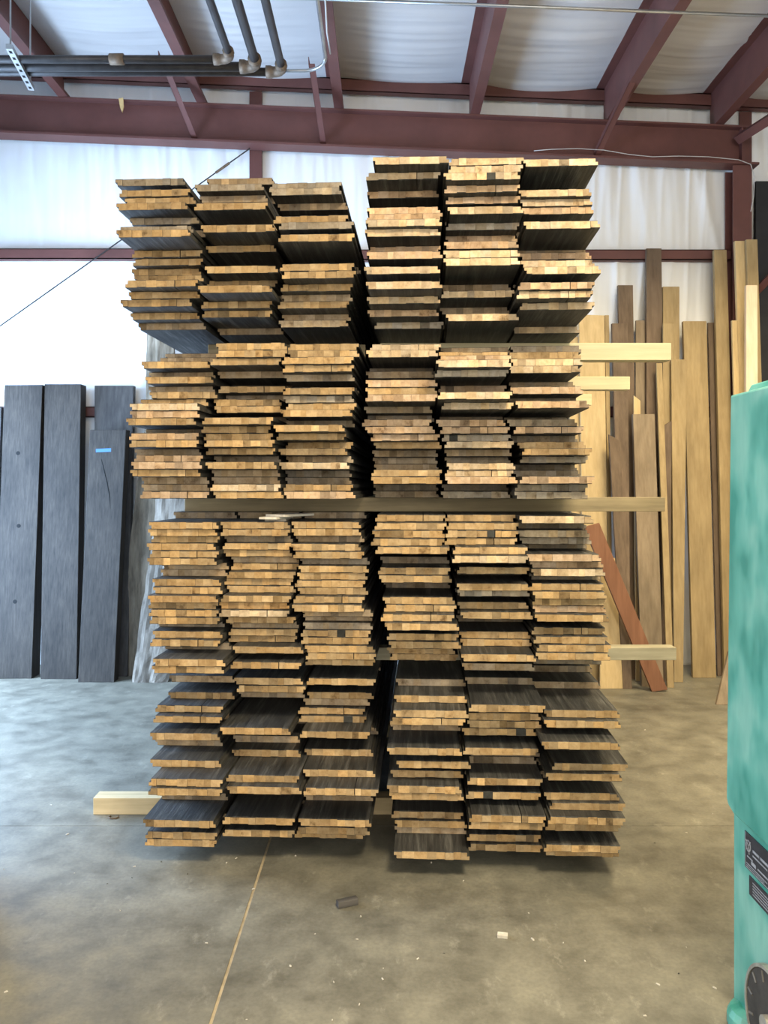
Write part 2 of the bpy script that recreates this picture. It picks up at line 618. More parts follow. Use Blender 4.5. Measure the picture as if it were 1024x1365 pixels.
PLANKS = {
    'A1': '19,-1.109,3.890,g,1 18,-1.090,4.078,f,0 17,-1.071,3.840,n,2 16,-1.050,3.850,n,3 15,-1.079,3.820,n,4 14,-1.054,3.930,g,5 13,-1.040,4.161,f,0 12,-1.020,3.909,f,0 11,-1.027,3.730,g,6 10,-1.022,3.670,n,7 9,-1.023,3.870,n,8 8,-1.026,3.890,n,9 7,-1.049,3.940,n,10 6,-1.033,3.930,n,11 5,-1.021,4.132,f,0 4,-1.009,3.740,n,12 3,-1.022,3.820,n,13 2,-1.062,3.830,n,14 1,-1.062,3.960,n,15 0,-1.052,4.040,d,16',
    'A2': '20,-0.964,4.180,d,1 19,-0.960,4.090,d,2 18,-1.017,3.980,n,3 17,-1.023,4.110,d,4 16,-1.007,4.010,n,5 15,-1.028,4.120,d,6 14,-0.996,4.040,n,7 13,-1.046,4.060,n,8 12,-1.047,3.910,p,9 11,-1.050,3.920,r,10 10,-1.068,3.920,n,11 9,-1.063,4.182,f,0 8,-1.058,3.930,r,12 7,-1.056,3.930,n,13 6,-1.091,4.100,d,14 5,-1.045,3.960,r,15 4,-1.026,3.870,r,16 3,-1.041,3.900,n,17 2,-1.038,4.050,d,18 1,-1.026,4.010,d,19 0,-1.009,3.940,r,20',
    'A3': '20,-0.967,4.330,f,0 19,-0.963,3.930,n,1 18,-0.974,3.950,n,2 17,-0.969,3.980,n,3 16,-0.983,3.960,n,4 15,-0.963,3.940,n,5 14,-0.975,3.940,n,6 13,-0.949,4.080,d,7 12,-0.958,4.090,d,8 11,-0.959,3.970,n,9 10,-0.946,3.940,n,10 9,-0.954,3.890,k,11 8,-0.963,3.920,n,12 7,-0.957,3.910,n,13 6,-0.950,3.900,n,14 5,-0.958,4.030,dd,14 4,-0.942,3.920,n,15 3,-0.945,3.890,n,16 2,-0.918,4.000,dd,16 1,-0.894,3.780,n,17 0,-0.903,3.790,n,18',
    'A4': '20,-0.941,4.368,f,0 19,-0.948,4.200,d,1 18,-0.941,4.443,f,0 17,-0.935,4.140,n,2 16,-0.963,4.020,n,3 15,-0.953,3.960,n,4 14,-0.954,4.152,f,0 13,-0.954,3.920,n,5 12,-0.965,4.280,f,0 11,-0.975,4.060,d,6 10,-0.931,3.850,n,7 9,-0.887,3.700,n,8 8,-0.884,3.680,n,9 7,-0.882,3.903,f,0 6,-0.909,4.031,f,0 5,-0.909,4.058,f,0 4,-0.935,4.001,f,0 3,-0.934,3.760,n,10 2,-0.935,3.971,f,0 1,-0.936,3.800,n,11 0,-0.939,3.800,n,12',
    'B1': '21,-0.724,4.070,d,1 20,-0.738,4.249,f,0 19,-0.753,3.960,g,2 18,-0.746,4.020,d,3 17,-0.735,4.211,f,0 16,-0.715,4.230,f,0 15,-0.718,4.277,f,0 14,-0.689,3.720,n,4 13,-0.672,3.920,f,0 12,-0.675,4.208,f,0 11,-0.655,3.710,n,5 10,-0.686,3.910,n,6 9,-0.675,4.214,f,0 8,-0.673,4.235,f,0 7,-0.663,4.122,f,0 6,-0.651,3.760,n,7 5,-0.675,3.890,n,8 4,-0.670,4.062,f,0 3,-0.666,3.700,n,9 2,-0.697,3.870,n,10 1,-0.704,3.910,n,11 0,-0.695,4.170,d,12',
    'B2': '20,-0.628,3.870,n,1 19,-0.625,3.860,n,2 18,-0.657,3.880,n,3 17,-0.672,4.080,d,4 16,-0.672,4.368,f,0 15,-0.674,4.100,n,5 14,-0.660,4.200,dd,5 13,-0.686,4.060,n,6 12,-0.678,4.040,n,7 11,-0.686,4.275,f,0 10,-0.693,3.870,n,8 9,-0.722,3.960,n,9 8,-0.712,3.970,n,10 7,-0.691,3.900,n,11 6,-0.698,3.960,n,12 5,-0.696,4.100,dd,12 4,-0.677,3.870,n,13 3,-0.686,4.020,d,14 2,-0.687,4.020,d,15 1,-0.663,3.900,p,16 0,-0.650,3.910,n,17',
    'B3': '20,-0.628,4.330,f,0 19,-0.627,3.950,n,1 18,-0.626,3.950,n,2 17,-0.624,4.020,dd,2 16,-0.626,3.990,n,3 15,-0.626,4.010,n,4 14,-0.600,4.060,d,5 13,-0.599,4.050,n,6 12,-0.604,3.980,n,7 11,-0.620,4.000,n,8 10,-0.605,3.990,n,9 9,-0.612,3.900,n,10 8,-0.625,3.920,k,11 7,-0.621,3.900,p,12 6,-0.595,3.930,n,13 5,-0.592,4.000,d,14 4,-0.595,3.980,n,15 3,-0.600,4.000,n,16 2,-0.556,3.900,n,17 1,-0.558,4.110,f,0 0,-0.562,3.880,n,18',
    'B4': '20,-0.572,4.000,n,1 19,-0.557,3.990,n,2 18,-0.578,4.500,f,0 17,-0.587,4.170,d,3 16,-0.600,4.404,f,0 15,-0.614,4.470,f,0 14,-0.613,3.890,n,4 13,-0.608,4.444,f,0 12,-0.592,4.322,f,0 11,-0.602,4.110,d,5 10,-0.583,4.000,n,6 9,-0.552,3.750,n,7 8,-0.534,3.700,n,8 7,-0.547,3.913,f,0 6,-0.556,4.123,f,0 5,-0.560,4.082,f,0 4,-0.582,4.152,f,0 3,-0.578,3.790,n,9 2,-0.582,4.141,f,0 1,-0.585,3.820,n,10 0,-0.598,4.106,f,0',
    'C1': '18,-0.370,3.850,g,1 17,-0.368,3.820,g,2 16,-0.348,3.930,d,3 15,-0.358,4.125,f,0 14,-0.336,4.234,f,0 13,-0.311,3.995,f,0 12,-0.325,3.690,n,4 11,-0.297,3.670,g,5 10,-0.294,3.979,f,0 9,-0.291,3.620,n,6 8,-0.296,4.047,f,0 7,-0.296,3.919,f,0 6,-0.301,3.720,n,7 5,-0.292,3.720,n,8 4,-0.315,3.820,n,9 3,-0.321,3.880,d,10 2,-0.337,3.870,n,11 1,-0.340,4.000,d,12 0,-0.350,3.970,p,13',
    'C2': '20,-0.293,3.890,n,1 19,-0.289,3.870,n,2 18,-0.313,3.840,n,3 17,-0.313,3.860,n,4 16,-0.316,3.930,dd,4 15,-0.314,4.168,f,0 14,-0.312,3.870,n,5 13,-0.317,3.900,g,6 12,-0.305,3.910,n,7 11,-0.321,3.860,n,8 10,-0.327,4.060,dd,8 9,-0.358,3.870,n,9 8,-0.358,3.950,n,10 7,-0.337,4.090,n,11 6,-0.357,4.000,n,12 5,-0.336,4.100,d,13 4,-0.341,3.930,p,14 3,-0.350,4.160,dd,14 2,-0.352,4.170,dd,14 1,-0.326,3.960,n,15 0,-0.307,3.870,r,16',
    'C3': '20,-0.288,4.330,f,0 19,-0.288,3.970,n,1 18,-0.288,3.970,n,2 17,-0.277,4.030,d,3 16,-0.286,3.930,n,4 15,-0.268,3.890,n,5 14,-0.247,3.970,dd,5 13,-0.248,3.920,n,6 12,-0.255,3.930,n,7 11,-0.265,3.920,n,8 10,-0.251,3.920,n,9 9,-0.264,3.870,n,10 8,-0.264,3.830,n,11 7,-0.228,3.920,d,12 6,-0.237,4.000,d,13 5,-0.232,3.960,dd,13 4,-0.241,3.950,n,14 3,-0.240,3.950,n,15 2,-0.217,3.920,n,16 1,-0.213,3.920,n,17 0,-0.220,3.960,n,18',
    'C4': '20,-0.219,3.990,n,1 19,-0.221,4.473,f,0 18,-0.242,4.379,f,0 17,-0.237,4.140,n,2 16,-0.258,4.150,d,3 15,-0.279,4.110,n,4 14,-0.271,4.090,n,5 13,-0.245,3.950,n,6 12,-0.238,4.195,f,0 11,-0.221,4.250,f,0 10,-0.232,4.010,n,7 9,-0.211,3.820,n,8 8,-0.189,3.680,n,9 7,-0.200,4.014,f,0 6,-0.211,4.203,f,0 5,-0.225,4.297,f,0 4,-0.232,3.990,d,10 3,-0.226,3.770,n,11 2,-0.233,4.122,f,0 1,-0.239,3.850,n,12 0,-0.262,3.890,n,13',
    'D1': '19,0.124,3.630,p,1 18,0.088,3.720,p,2 17,0.083,3.860,r,3 16,0.086,4.036,f,0 15,0.086,4.178,f,0 14,0.088,3.780,r,4 13,0.092,4.094,f,0 12,0.096,3.660,r,5 11,0.092,3.630,p,6 10,0.087,3.660,p,7 9,0.090,3.810,r,8 8,0.093,4.102,f,0 7,0.096,3.650,r,9 6,0.091,3.923,f,0 5,0.085,3.640,p,10 4,0.090,3.856,f,0 3,0.094,3.630,p,11 2,0.088,3.770,p,12 1,0.083,3.890,r,13 0,0.109,4.010,g,14',
    'D2': '20,0.094,3.900,p,1 19,0.079,3.860,p,2 18,0.072,4.210,dd,2 17,0.063,4.080,d,3 16,0.063,4.269,f,0 15,0.077,3.860,r,4 14,0.075,3.870,n,5 13,0.077,3.840,r,6 12,0.054,4.070,d,7 11,0.065,4.170,dd,7 10,0.050,3.990,r,8 9,0.066,3.980,r,9 8,0.091,4.010,r,10 7,0.101,4.080,n,11 6,0.085,4.220,d,12 5,0.084,4.290,dd,12 4,0.090,4.300,d,13 3,0.099,3.940,n,14 2,0.099,3.910,n,15 1,0.088,4.280,dd,15 0,0.088,4.250,d,16',
    'D3': '20,0.116,3.950,n,1 19,0.119,3.850,n,2 18,0.110,3.820,n,3 17,0.107,3.770,n,4 16,0.129,3.740,n,5 15,0.133,4.254,f,0 14,0.137,4.020,dd,5 13,0.136,3.840,n,6 12,0.142,3.810,n,7 11,0.144,4.365,f,0 10,0.146,4.170,dd,7 9,0.157,3.840,n,8 8,0.164,3.830,n,9 7,0.152,3.770,n,10 6,0.172,3.730,n,11 5,0.174,4.200,f,0 4,0.176,3.860,n,12 3,0.186,3.840,n,13 2,0.177,4.282,f,0 1,0.167,4.060,n,14 0,0.182,4.070,n,15',
    'D4': '20,0.214,3.977,f,0 19,0.212,3.800,n,1 18,0.213,3.680,n,2 17,0.198,3.680,n,3 16,0.194,4.172,f,0 15,0.187,4.185,f,0 14,0.189,3.960,d,4 13,0.184,3.700,n,5 12,0.202,4.031,f,0 11,0.225,3.730,n,6 10,0.209,4.001,f,0 9,0.195,3.810,n,7 8,0.183,3.710,n,8 7,0.193,3.720,n,9 6,0.188,3.888,f,0 5,0.195,4.022,f,0 4,0.205,4.080,f,0 3,0.197,3.860,n,10 2,0.214,3.840,n,11 1,0.212,3.860,d,12 0,0.216,3.670,n,13',
    'E1': '20,0.464,3.730,p,1 19,0.460,3.730,p,2 18,0.447,3.906,f,0 17,0.436,3.630,p,3 16,0.441,3.690,r,4 15,0.449,3.740,r,5 14,0.452,3.985,f,0 13,0.455,3.670,p,6 12,0.451,3.790,g,7 11,0.452,3.870,r,8 10,0.446,4.062,f,0 9,0.441,3.730,r,9 8,0.438,3.981,f,0 7,0.435,3.630,p,10 6,0.436,3.630,p,11 5,0.430,3.970,d,12 4,0.430,4.251,f,0 3,0.429,3.800,p,13 2,0.427,4.000,d,14 1,0.442,4.269,f,0 0,0.452,3.820,p,15',
    'E2': '20,0.431,4.000,d,1 19,0.420,3.910,n,2 18,0.416,3.800,r,3 17,0.404,3.700,p,4 16,0.399,3.770,g,5 15,0.421,4.080,r,6 14,0.417,4.295,f,0 13,0.413,3.740,p,7 12,0.433,3.870,p,8 11,0.431,4.260,dd,8 10,0.409,4.010,r,9 9,0.429,4.000,r,10 8,0.438,4.050,g,11 7,0.450,4.010,p,12 6,0.453,4.140,d,13 5,0.456,4.230,dd,13 4,0.462,4.050,p,14 3,0.453,4.060,p,15 2,0.449,3.840,r,16 1,0.440,4.160,dd,16 0,0.433,4.020,g,17',
    'E3': '20,0.451,3.950,n,1 19,0.455,3.850,n,2 18,0.450,3.830,n,3 17,0.446,3.840,n,4 16,0.481,3.730,n,5 15,0.476,3.670,p,6 14,0.493,4.078,f,0 13,0.505,3.860,n,7 12,0.506,4.154,f,0 11,0.501,3.790,n,8 10,0.506,3.850,g,9 9,0.507,4.144,f,0 8,0.509,3.920,n,10 7,0.520,3.840,n,11 6,0.518,4.120,f,0 5,0.514,4.184,f,0 4,0.517,3.910,n,12 3,0.522,3.900,n,13 2,0.518,3.720,n,14 1,0.523,4.046,f,0 0,0.528,3.850,d,15',
    'E4': '20,0.550,4.008,f,0 19,0.548,3.640,n,1 18,0.551,3.927,f,0 17,0.545,3.760,n,2 16,0.548,3.760,n,3 15,0.523,3.760,n,4 14,0.531,3.947,f,0 13,0.525,3.700,n,5 12,0.538,3.992,f,0 11,0.560,3.900,f,0 10,0.544,3.900,f,0 9,0.546,3.710,n,6 8,0.543,3.901,f,0 7,0.540,3.730,n,7 6,0.545,3.927,f,0 5,0.550,3.640,n,8 4,0.548,3.650,n,9 3,0.548,4.006,f,0 2,0.550,4.107,f,0 1,0.547,3.770,n,10 0,0.552,3.750,n,11',
    'F1': '20,0.801,3.740,p,1 19,0.797,4.153,f,0 18,0.797,4.189,f,0 17,0.792,3.840,p,2 16,0.802,3.870,p,3 15,0.810,3.880,r,4 14,0.806,4.143,f,0 13,0.802,4.204,f,0 12,0.798,4.204,f,0 11,0.793,3.660,p,5 10,0.804,3.990,d,6 9,0.806,3.910,r,7 8,0.801,4.169,f,0 7,0.796,3.790,p,8 6,0.794,4.106,f,0 5,0.793,3.640,p,9 4,0.779,3.968,f,0 3,0.765,3.640,r,10 2,0.762,3.660,p,11 1,0.785,3.740,p,12 0,0.792,4.130,d,13',
    'F2': '20,0.766,3.950,dd,0 19,0.756,3.910,n,1 18,0.761,3.900,p,2 17,0.749,3.890,p,3 16,0.786,4.220,d,4 15,0.770,4.388,f,0 14,0.753,3.840,r,5 13,0.763,4.008,f,0 12,0.773,3.800,r,6 11,0.767,4.296,f,0 10,0.753,3.990,dd,6 9,0.785,3.990,r,7 8,0.785,4.150,dd,7 7,0.811,4.070,n,8 6,0.827,4.000,n,9 5,0.829,4.110,g,10 4,0.821,4.360,dd,10 3,0.806,4.180,dd,10 2,0.785,3.740,r,11 1,0.776,3.850,g,12 0,0.769,3.810,g,13',
    'F3': '20,0.787,3.770,p,1 19,0.794,3.970,dd,1 18,0.785,3.850,p,2 17,0.802,3.890,g,3 16,0.816,4.068,f,0 15,0.817,3.750,r,4 14,0.839,3.800,r,5 13,0.841,3.770,p,6 12,0.852,3.930,dd,6 11,0.837,3.790,n,7 10,0.848,3.770,n,8 9,0.851,3.800,n,9 8,0.853,3.810,r,10 7,0.856,3.760,n,11 6,0.854,4.143,f,0 5,0.850,3.820,n,12 4,0.853,3.780,n,13 3,0.865,3.760,n,14 2,0.859,3.750,n,15 1,0.864,4.251,f,0 0,0.870,3.990,dd,15',
    'F4': '20,0.885,4.274,f,0 19,0.883,4.070,d,1 18,0.886,3.680,n,2 17,0.881,3.640,n,3 16,0.884,3.886,f,0 15,0.859,3.560,n,4 14,0.886,4.038,f,0 13,0.886,3.934,f,0 12,0.909,3.999,f,0 11,0.926,3.700,n,5 10,0.893,3.670,n,6 9,0.892,3.975,f,0 8,0.902,3.902,f,0 7,0.892,3.720,n,7 6,0.913,3.690,n,8 5,0.895,3.620,n,9 4,0.897,4.060,f,0 3,0.899,3.720,n,10 2,0.888,3.925,f,0 1,0.883,3.660,n,11 0,0.887,3.700,n,12',
}

# ------------------------------------------------------------------ the two stacks of laminated planks
PW, PL = 0.335, 3.15          # plank width and length
YAW = 0.048                   # the stacks stand a little askew
BASE = {1: HC + 0.764, 2: HC - 0.060, 3: HC - 0.861, 4: HC - 1.661}
PITCH = {1: 0.0343, 2: 0.03485714, 3: 0.03452381, 4: 0.03485714}


def m_end(nt, b, attr=False):
    """freshly cut plank end: colour of the strip, end-grain rings and saw marks"""
    if attr:
        at = nd(nt, 'ShaderNodeAttribute', attribute_name='tone')
        base = at.outputs['Color']
    else:
        oi = nd(nt, 'ShaderNodeObjectInfo')
        base = oi.outputs['Color']
    v = mapping(nt, (1, 1, 1), rnd=not attr)
    n = noise_tex(nt, v, 55, 4, 0.65)
    n2 = noise_tex(nt, v, 16, 4, 0.65)
    c = mixc(nt, base, ramp(nt, n, [(0.3, (0.84, 0.81, 0.77)), (0.62, (1.06, 1.06, 1.06))]))
    c = mixc(nt, c, ramp(nt, n2, [(0.27, (0.36, 0.31, 0.26)), (0.40, (0.84, 0.80, 0.76)), (0.62, (1.07, 1.07, 1.07))]))
    nt.links.new(c, b.inputs['Base Color'])
    b.inputs['Roughness'].default_value = 0.8
    b.inputs['Specular IOR Level'].default_value = 0.2
    bump(nt, b, n, 0.25, 0.003)


END = mat('cut_plank_end', m_end)
END_A = mat('cut_plank_end_shared', lambda nt, b: m_end(nt, b, True))


def m_dark(nt, b):
    v = mapping(nt, (1, 0.05, 1), rnd=True)
    n = noise_tex(nt, v, 42, 6, 0.7)
    n2 = noise_tex(nt, mapping(nt, (1, 0.3, 1), rnd=True), 6, 4, 0.6)
    c = ramp(nt, n, [(0.30, (0.020, 0.020, 0.020)), (0.52, (0.058, 0.057, 0.055)), (0.74, (0.17, 0.165, 0.155))])
    c = mixc(nt, c, ramp(nt, n2, [(0.25, (0.55, 0.55, 0.55)), (0.7, (1.1, 1.08, 1.04))]))
    nt.links.new(c, b.inputs['Base Color'])
    b.inputs['Roughness'].default_value = 0.55
    b.inputs['Specular IOR Level'].default_value = 0.35
    bump(nt, b, n, 0.6, 0.006)


DARK = mat('weathered_dark_plank_face', m_dark)
EDGE = plain('stained_plank_edge', (0.05, 0.045, 0.036), 0.75, var=0.4, scale=18)

rng = random.Random(11)
NL = 8


def strip_splits(r):
    w = [r.uniform(0.7, 1.35) for _ in range(NL)]
    s = sum(w)
    xs = [0.0]
    for q in w:
        xs.append(xs[-1] + q / s)
    return [-PW / 2 + x * PW for x in xs]


def strip_profile(x0, x1, t, first, last, flip):
    """cross-section of one glued strip in x, z; the outer strips carry the shiplap rebate"""
    lip, h = 0.011, 0.5 * t
    p = []
    lo0 = x0 + (lip if first and not flip else 0)
    hi0 = x0 + (lip if first and flip else 0)
    lo1 = x1 - (lip if last and flip else 0)
    hi1 = x1 - (lip if last and not flip else 0)
    p.append((lo0, 0)); p.append((lo1, 0))
    if last:
        p.append((lo1, h)); p.append((hi1, h))
    p.append((hi1, t)); p.append((hi0, t))
    if first:
        p.append((hi0, h)); p.append((lo0, h))
    return p


def add_strip(mb, prof, t, y0, y1, c=0.0016):
    n = len(prof)
    o = len(mb.v)
    for (x, z) in prof:                                   # cut end, edges eased
        zz = c if z == 0 else (t - c if z == t else z)
        mb.v.append((x, y0, zz))
    for (x, z) in prof:
        mb.v.append((x, y0 + c * 1.4, z))
    for (x, z) in prof:
        mb.v.append((x, y1, z))
    mb.face([o + i for i in range(n)], 0)
    mb.face([o + 2 * n + i for i in range(n)][::-1], 0)
    for r_ in range(2):
        for i in range(n):
            j = (i + 1) % n
            a, b = o + r_ * n, o + (r_ + 1) * n
            side = prof[i][1] in (0, t) and prof[j][1] == prof[i][1]
            mb.face((a + i, b + i, b + j, a + j), 1 if side else 2)


VARS = []
for v in range(10):
    r = random.Random(100 + v)
    xs = strip_splits(r)
    flip = v % 2 == 1
    gap = r.choice([0, 0, 0, 1]) * r.randint(2, NL - 2)
    ms = []
    for k in range(NL):
        xa, xb = xs[k], xs[k + 1]
        if gap and k == gap:
            xa += 0.0035
        mb = MB()
        add_strip(mb, strip_profile(xa, xb, 0.0342, k == 0, k == NL - 1, flip), 0.0342,
                  r.uniform(-0.003, 0.003), PL + r.uniform(-0.002, 0.002), r.choice((0.0010, 0.0014, 0.0018, 0.0026, 0.0034)))
        ms.append(mb.mesh('strip', [END, DARK, EDGE]))
    VARS.append(ms)

TONE = {'n': (0.45, 0.308, 0.155), 'p': (0.55, 0.42, 0.27), 'r': (0.49, 0.345, 0.218), 'g': (0.34, 0.285, 0.215),  # pale and pinkish: board variation plus light on the upper right put in
        'k': (0.46, 0.29, 0.13), 'd': (0.40, 0.30, 0.19), 'dd': (0.30, 0.24, 0.17), 'f': (0.32, 0.25, 0.17)}  # recess shade is put into the dimmer tones of set-back planks
ORD = ['', 'first', 'second', 'third', 'fourth', 'fifth', 'sixth', 'seventh', 'eighth', 'ninth', 'tenth', 'eleventh', 'twelfth',
       'thirteenth', 'fourteenth', 'fifteenth', 'sixteenth', 'seventeenth', 'eighteenth', 'nineteenth', 'twentieth', 'twenty-first', 'twenty-second']
TIER = {1: 'top tier', 2: 'second tier', 3: 'third tier', 4: 'bottom tier'}
COLN = {'A': 'left stack, outer column', 'B': 'left stack, middle column', 'C': 'left stack, inner column',
        'D': 'right stack, inner column', 'E': 'right stack, middle column', 'F': 'right stack, outer column'}
LOOK = {'n': 'tan-ended', 'p': 'pale-ended', 'r': 'pinkish-ended', 'g': 'grey-stained', 'k': 'knotty tan-ended'}


def strip_tone(base, r):
    s = r.gauss(1.0, 0.13)
    w = r.uniform(-0.05, 0.05)
    if r.random() < 0.07:
        s *= 0.62
    if r.random() < 0.05:
        s *= 1.2
    return (min(0.9, base[0] * s * (1 + w)), min(0.85, base[1] * s), min(0.8, base[2] * s * (1 - 2 * w)), 1.0)


FILL = MB()
fill_tone = []
yaw_rot = -math.atan(YAW)
ca, sa = math.cos(yaw_rot), math.sin(yaw_rot)
for key, rows in PLANKS.items():
    col, tier = key[0], int(key[1])
    for row in rows.split():
        sl_, xa, yf, flag, order = row.split(',')
        sl_, xa, yf, order = int(sl_), float(xa), float(yf), int(order)
        z = BASE[tier] + sl_ * PITCH[tier]
        x = xa + YAW * (yf - 3.75)
        hs = PITCH[tier] / 0.0342
        base = TONE[flag]
        tint = rng.uniform(0.86, 1.06)
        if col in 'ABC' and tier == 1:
            tint *= 0.84          # dimmer upper-left light put into the tone of these weathered ends
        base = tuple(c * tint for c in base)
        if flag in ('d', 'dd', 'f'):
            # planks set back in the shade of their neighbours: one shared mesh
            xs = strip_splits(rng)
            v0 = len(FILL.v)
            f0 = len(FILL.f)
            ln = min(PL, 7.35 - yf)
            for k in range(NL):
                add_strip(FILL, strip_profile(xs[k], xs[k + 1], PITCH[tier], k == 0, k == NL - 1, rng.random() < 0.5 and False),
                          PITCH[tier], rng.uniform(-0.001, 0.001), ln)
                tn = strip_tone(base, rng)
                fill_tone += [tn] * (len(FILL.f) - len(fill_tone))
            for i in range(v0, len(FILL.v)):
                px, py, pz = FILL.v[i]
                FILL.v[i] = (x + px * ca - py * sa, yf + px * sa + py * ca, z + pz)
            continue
        e = empty('laminated_plank', (x, yf, z))
        e.rotation_euler = (0, 0, yaw_rot)
        e.scale = (1, 1, hs)
        tag(e, '%s dark-faced plank, %s, %s, %s from its top' % (LOOK[flag], COLN[col], TIER[tier], ORD[order]), 'plank',
            'laminated planks in the two tall stacks')
        vv = VARS[rng.randrange(len(VARS))]
        plug = rng.randrange(NL) if rng.random() < 0.035 else -1
        for k in range(NL):
            o = bpy.data.objects.new('strip', vv[k])
            C.objects.link(o)
            o.parent = e
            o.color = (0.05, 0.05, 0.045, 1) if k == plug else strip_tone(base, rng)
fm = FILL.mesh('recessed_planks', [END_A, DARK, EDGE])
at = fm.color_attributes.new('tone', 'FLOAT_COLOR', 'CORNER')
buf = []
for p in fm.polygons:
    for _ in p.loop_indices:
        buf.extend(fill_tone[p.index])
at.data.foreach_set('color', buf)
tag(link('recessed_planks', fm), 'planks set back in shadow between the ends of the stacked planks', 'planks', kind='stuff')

# ------------------------------------------------------------------ the sticks between the tiers
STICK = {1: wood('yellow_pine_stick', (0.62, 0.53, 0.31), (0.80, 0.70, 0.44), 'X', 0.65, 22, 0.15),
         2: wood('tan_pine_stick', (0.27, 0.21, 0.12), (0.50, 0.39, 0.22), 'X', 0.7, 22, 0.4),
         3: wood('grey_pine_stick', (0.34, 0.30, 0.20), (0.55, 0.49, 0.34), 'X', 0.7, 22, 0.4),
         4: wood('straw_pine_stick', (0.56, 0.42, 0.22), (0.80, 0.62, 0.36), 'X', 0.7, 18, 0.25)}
LEV = {1: (HC + 0.672, HC + 0.764), 2: (HC - 0.136, HC - 0.060), 3: (HC - 0.929, HC - 0.861), 4: (0.0, HC - 1.661)}


def stick(xa, xb, y, lev, label, d=0.089, m=None):
    z0, z1 = LEV[lev]
    mb = MB()
    mb.box(xa, xb, y, y + d, z0 + 0.0003, z1 - 0.0003)
    tag(mb.build('stacking_stick', m or STICK[lev], bevel=0.003), label, 'stick', 'sticks between the tiers')


def sx(px, Z):
    return (px - 512) * Z / F


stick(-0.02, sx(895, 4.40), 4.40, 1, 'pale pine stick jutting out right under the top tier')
stick(-0.95, -0.10, 4.45, 1, 'stick toned darker for the shade under the top tier of the left stack', m=STICK[2])  # darker stick material puts the shade into its colour
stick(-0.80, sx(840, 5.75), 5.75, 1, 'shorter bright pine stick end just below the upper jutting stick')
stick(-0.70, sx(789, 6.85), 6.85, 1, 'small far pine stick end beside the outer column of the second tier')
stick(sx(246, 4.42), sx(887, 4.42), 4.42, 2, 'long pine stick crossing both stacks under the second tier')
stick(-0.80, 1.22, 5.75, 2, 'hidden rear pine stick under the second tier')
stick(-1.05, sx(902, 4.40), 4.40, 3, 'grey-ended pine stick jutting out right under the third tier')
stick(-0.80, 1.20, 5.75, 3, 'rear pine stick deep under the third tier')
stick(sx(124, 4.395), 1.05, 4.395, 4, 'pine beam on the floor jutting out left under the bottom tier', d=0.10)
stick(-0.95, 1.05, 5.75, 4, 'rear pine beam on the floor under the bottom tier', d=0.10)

# pale shims lying on the third tier of the left stack
SHIM = wood('pale_shim', (0.55, 0.47, 0.36), (0.74, 0.68, 0.58), 'Y', 0.8, 40, 0.2)
zt3 = BASE[3] + 20 * PITCH[3]
for k, (px0, px1, y, L, dz, rot, lab) in enumerate(((353, 381, 4.02, 0.14, 0.0, -0.03, 'pale shim lying flat on the third tier'),
                                               (344, 370, 3.95, 0.18, 0.0115, -0.35, 'whitest pale shim laid across the others'),
                                               (350, 384, 3.98, 0.22, 0.023, -0.6, 'topmost pale shim slanting back towards the inner column'))):
    w = (px1 - px0) * y / F
    mb = MB()
    mb.box(-w / 2, w / 2, 0, L, 0, 0.011)
    o = mb.build('shim', SHIM)
    o.location = ((px0 + px1) / 2 * y / F - 512 * y / F, y, zt3 + dz)
    o.rotation_euler = (0, 0, rot)
    tag(o, lab, 'shim', 'pale shims on the left stack')

# ------------------------------------------------------------------ lumber leaning on the back wall
PINE = wood('pale_pine_board', (0.56, 0.40, 0.20), (0.72, 0.55, 0.30), 'Z', 0.65, 30, 0.2)
TAN = wood('tan_board', (0.33, 0.235, 0.115), (0.48, 0.36, 0.19), 'Z', 0.65, 28, 0.25)
BROWN = wood('brown_board', (0.13, 0.088, 0.058), (0.225, 0.16, 0.108), 'Z', 0.7, 26, 0.35)
RED = wood('red_brown_board', (0.22, 0.095, 0.05), (0.33, 0.155, 0.085), 'Z', 0.6, 24, 0.2)
GREYB = wood('grey_brown_board', (0.23, 0.17, 0.11), (0.36, 0.28, 0.19), 'Z', 0.75, 22, 0.4)
WHITE = wood('whitish_board', (0.68, 0.52, 0.36), (0.82, 0.68, 0.52), 'Z', 0.65, 30, 0.12)
DARKB = wood('dark_timber', (0.022, 0.0182, 0.0148), (0.066, 0.053, 0.041), 'Z', 0.7, 60, 0.5, 0.3, 0.012)
DARKB2 = wood('dark_brown_timber', (0.035, 0.031, 0.028), (0.085, 0.076, 0.068), 'Z', 0.65, 30, 0.4, 0.3)


def lean(name, xt0, xt1, yt, xb0, xb1, Zf, Zt, th, m, label, cat='board', group='lumber leaning on the back wall', slant=0.0, zb=0.0):
    """board leaning back: top edge seen at row yt at depth Zt, foot on the floor at depth Zf"""
    zt = HC + (HZ - yt) * Zt / F
    a0, a1 = (xb0 - 512) * Zf / F, (xb1 - 512) * Zf / F
    c0, c1 = (xt0 - 512) * Zt / F, (xt1 - 512) * Zt / F
    ang = math.atan2(Zt - Zf, zt)
    up = th * math.sin(ang)
    cx = (a0 + a1) / 2
    e = []
    P = [(a0, Zf, zb + 0.0), (a1, Zf, zb + 0.0), (a1, Zf + th, zb), (a0, Zf + th, zb),
         (c0, Zt, zt), (c1, Zt, zt - slant), (c1, Zt + th, zt - slant), (c0, Zt + th, zt)]
    mb = MB()
    mb.hexa([(p[0] - cx, p[1] - Zf, p[2]) for p in P])
    o = mb.build(name, m, bevel=0.003)
    o.location = (cx, Zf, 0)
    tag(o, label, cat, group)
    return o


